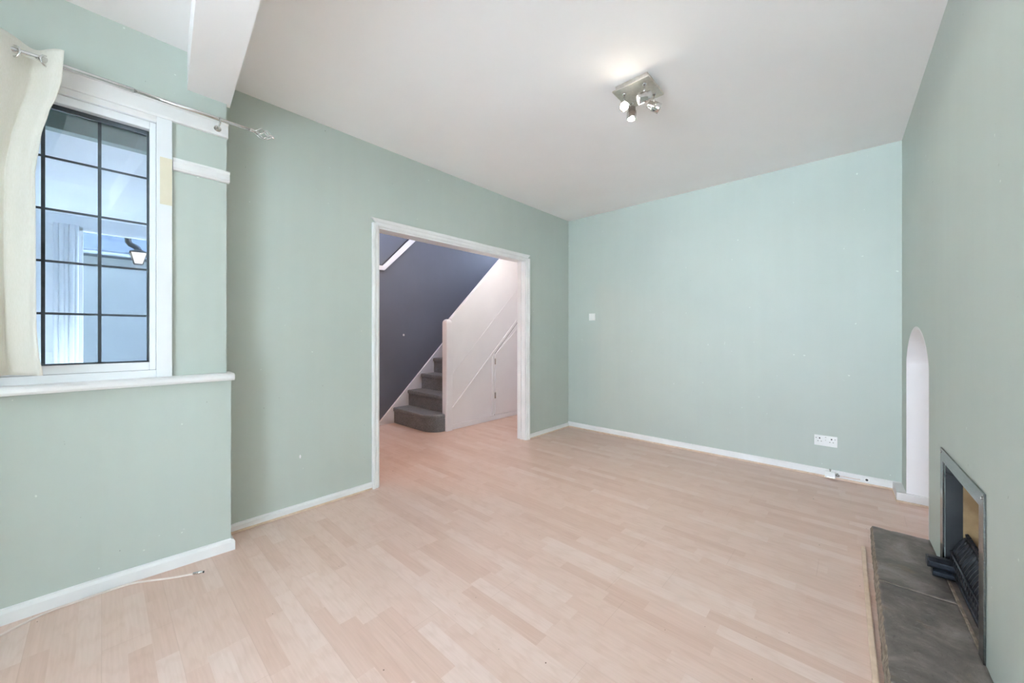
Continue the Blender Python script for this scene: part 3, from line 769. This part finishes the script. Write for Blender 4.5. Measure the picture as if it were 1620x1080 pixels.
# lantern
L = Vector((-6.05, .285, 1.975)); K = 1.18
ln = thing('wall_lantern', 'lit tapering lantern hanging on a black swan neck outside the window', 'lantern', (L.x, L.y, L.z))
mb = MB()
def frus(mb, z0, r0, z1, r1):
    t = bmesh.new(); a = [t.verts.new((L.x+r0*cx, L.y+r0*cy, z0)) for cx, cy in ((-1,-1),(1,-1),(1,1),(-1,1))]; b = [t.verts.new((L.x+r1*cx, L.y+r1*cy, z1)) for cx, cy in ((-1,-1),(1,-1),(1,1),(-1,1))]
    t.faces.new(a); t.faces.new(b)
    for i in range(4): t.faces.new((a[i], a[(i+1)%4], b[(i+1)%4], b[i]))
    mb._add(t)
frus(mb, L.z, .034, L.z+.12, .066); mb.build('lantern_glass', M['lantern_glow'], ln)
mb = MB()
for cx, cy in ((-1,-1),(1,-1),(1,1),(-1,1)): mb.tube([(L.x+.035*cx, L.y+.035*cy, L.z-.004), (L.x+.068*cx, L.y+.068*cy, L.z+.124)], .0045, 8)
frus(mb, L.z-.012, .030, L.z-.001, .037); frus(mb, L.z+.121, .074, L.z+.130, .074); frus(mb, L.z+.130, .066, L.z+.165, .020); mb.build('lantern_frame', M['pipeblack'], ln)
mb = MB(); mb.tube([(L.x,L.y,L.z+.160),(L.x,L.y-.008,L.z+.178),(L.x,L.y-.035,L.z+.195),(L.x,L.y-.065,L.z+.210),(L.x,L.y-.082,L.z+.235),(L.x,L.y-.085,L.z+.27),(L.x,L.y-.085,2.755)], .028, 14); mb.build('swan_neck', M['pipeblack'], ln)
# neighbouring house
nh = thing('neighbouring_house', 'blue grey rendered house with slate roof seen through the window', 'house', (-10, 0, -.06))
mb = MB(); mb.box(-12.5, -9.0, -6, 7, -.06, 2.42); mb.build('house_wall', M['render'], nh)
mb = MB(); mb.prism([(-8.75,2.42),(-8.72,2.50),(-10.75,4.6),(-12.8,2.50),(-12.75,2.42)], 'y', -6.2, 7.2); mb.build('roof', M['slate'], nh)
mb = MB(); mb.tube([(-8.70,-6.2,2.44),(-8.70,7.2,2.44)], .026, 12); mb.build('gutter', M['gutter'], nh)
mb = MB(); mb.box(-8.998,-8.97, -6, 7, .35, .42, .004); mb.box(-8.998,-8.97, -6, 7, .10, .14, .004); mb.build('plinth_band', M['render'], nh)

# ------------------------------------------------------------------ lights
world = bpy.data.worlds.new('World'); bpy.context.scene.world = world; world.use_nodes = True
wn = world.node_tree; bg = wn.nodes['Background']
tc = wn.nodes.new('ShaderNodeTexCoord'); sx = wn.nodes.new('ShaderNodeSeparateXYZ'); rp = wn.nodes.new('ShaderNodeValToRGB')
wn.links.new(tc.outputs['Generated'], sx.inputs[0]); wn.links.new(sx.outputs[2], rp.inputs[0]); wn.links.new(rp.outputs[0], bg.inputs[0])
rp.color_ramp.elements[0].position = 0; rp.color_ramp.elements[0].color = (.72,.85,1.0,1)
rp.color_ramp.elements[1].position = 1; rp.color_ramp.elements[1].color = (.56,.74,1.0,1)
bg.inputs[1].default_value = 8.6
def portal(loc, rot, sx_, sy_):
    l = bpy.data.lights.new('daylight_portal', 'AREA'); l.shape = 'RECTANGLE'; l.size = sx_; l.size_y = sy_; l.cycles.is_portal = True
    o = bpy.data.objects.new('daylight_portal', l); o.location = loc; o.rotation_euler = rot; C.objects.link(o)
portal(((R0+R1)/2, YR-.15, (RZ0+RZ1)/2), (PI/2, 0, PI), R1-R0, RZ1-RZ0)
portal((RW(-3.1)+.20, (S0+S1)/2, (SZ0+SZ1)/2), (PI/2, 0, PI/2), S1-S0, SZ1-SZ0)
portal((-2.70, -.40, 1.6), (PI/2, 0, -PI/2), 1.1, 1.15)
portal((-4.13, 6.15, 3.9), (-PI/2, 0, 0), .9, 2.0)
def light(name, kind, loc, energy, col, r=.03, rot=None, **k):
    l = bpy.data.lights.new(name, kind); l.energy = energy; l.color = col; l.shadow_soft_size = r
    for a, b in k.items(): setattr(l, a, b)
    o = bpy.data.objects.new(name, l); o.location = loc; C.objects.link(o)
    if rot: o.rotation_euler = rot
    return o
def spot(name, c, dr, energy, col, ang):
    o = light(name, 'SPOT', c, energy, col, .02, None, spot_size=ang, spot_blend=.8)
    o.rotation_euler = Vector(dr).to_track_quat('-Z', 'Y').to_euler()
for (hx, hy), dr, state, drop in heads:
    dr = Vector(dr).normalized(); c = Vector((hx, hy, ZP-.038-drop-.02)) + dr*.04
    if state == 'lit': spot('spot_beam', c, dr, 15, (1,.84,.66), 1.1)
    if state == 'dim': spot('spot_beam', c, dr, 14, (1,.86,.70), 1.6)
sun = light('sun', 'SUN', (0, 6, 12), 540, (.71,.85,1), .03); sun.data.angle = .02; sun.rotation_euler = Vector((.85,-.45,-.75)).to_track_quat('-Z','Y').to_euler()
light('spot_fill', 'SPOT', (-.94, 2.115, ZP-.14), 4.5, (1,.96,.90), .06, (0,0,0), spot_size=3.05, spot_blend=.25)  # wide fill added under the fixture, besides its own bulbs
light('hall_fill', 'POINT', (-2.95, 3.3, 2.45), 6.5, (1,.92,.87), .12)  # added fill without a fitting, lights the stair panel evenly
light('hall_fill', 'POINT', (-3.7, 1.0, 2.30), 10, (1,.54,.30), .06)  # warm fill added for the dark wall and floor at left
light('lantern_lamp', 'POINT', (L.x, L.y, L.z-.06), .6, (1,.72,.42), .03)

# ------------------------------------------------------------------ camera
cam = bpy.data.cameras.new('camera'); co = bpy.data.objects.new('camera', cam); C.objects.link(co)
co.location = (0, 0, 1.16); co.rotation_euler = (PI/2, 0, math.radians(42.5))
cam.sensor_width = 36; cam.lens = 595/1620*36; cam.shift_y = -10/1620; cam.clip_start = .02; cam.clip_end = 200
bpy.context.scene.camera = co
s = bpy.context.scene
s.view_settings.view_transform = 'Standard'; s.view_settings.look = 'None'; s.view_settings.exposure = 1.50; s.view_settings.gamma = 1
s.view_settings.use_curve_mapping = False
s.cycles.max_bounces = 16; s.cycles.diffuse_bounces = 10
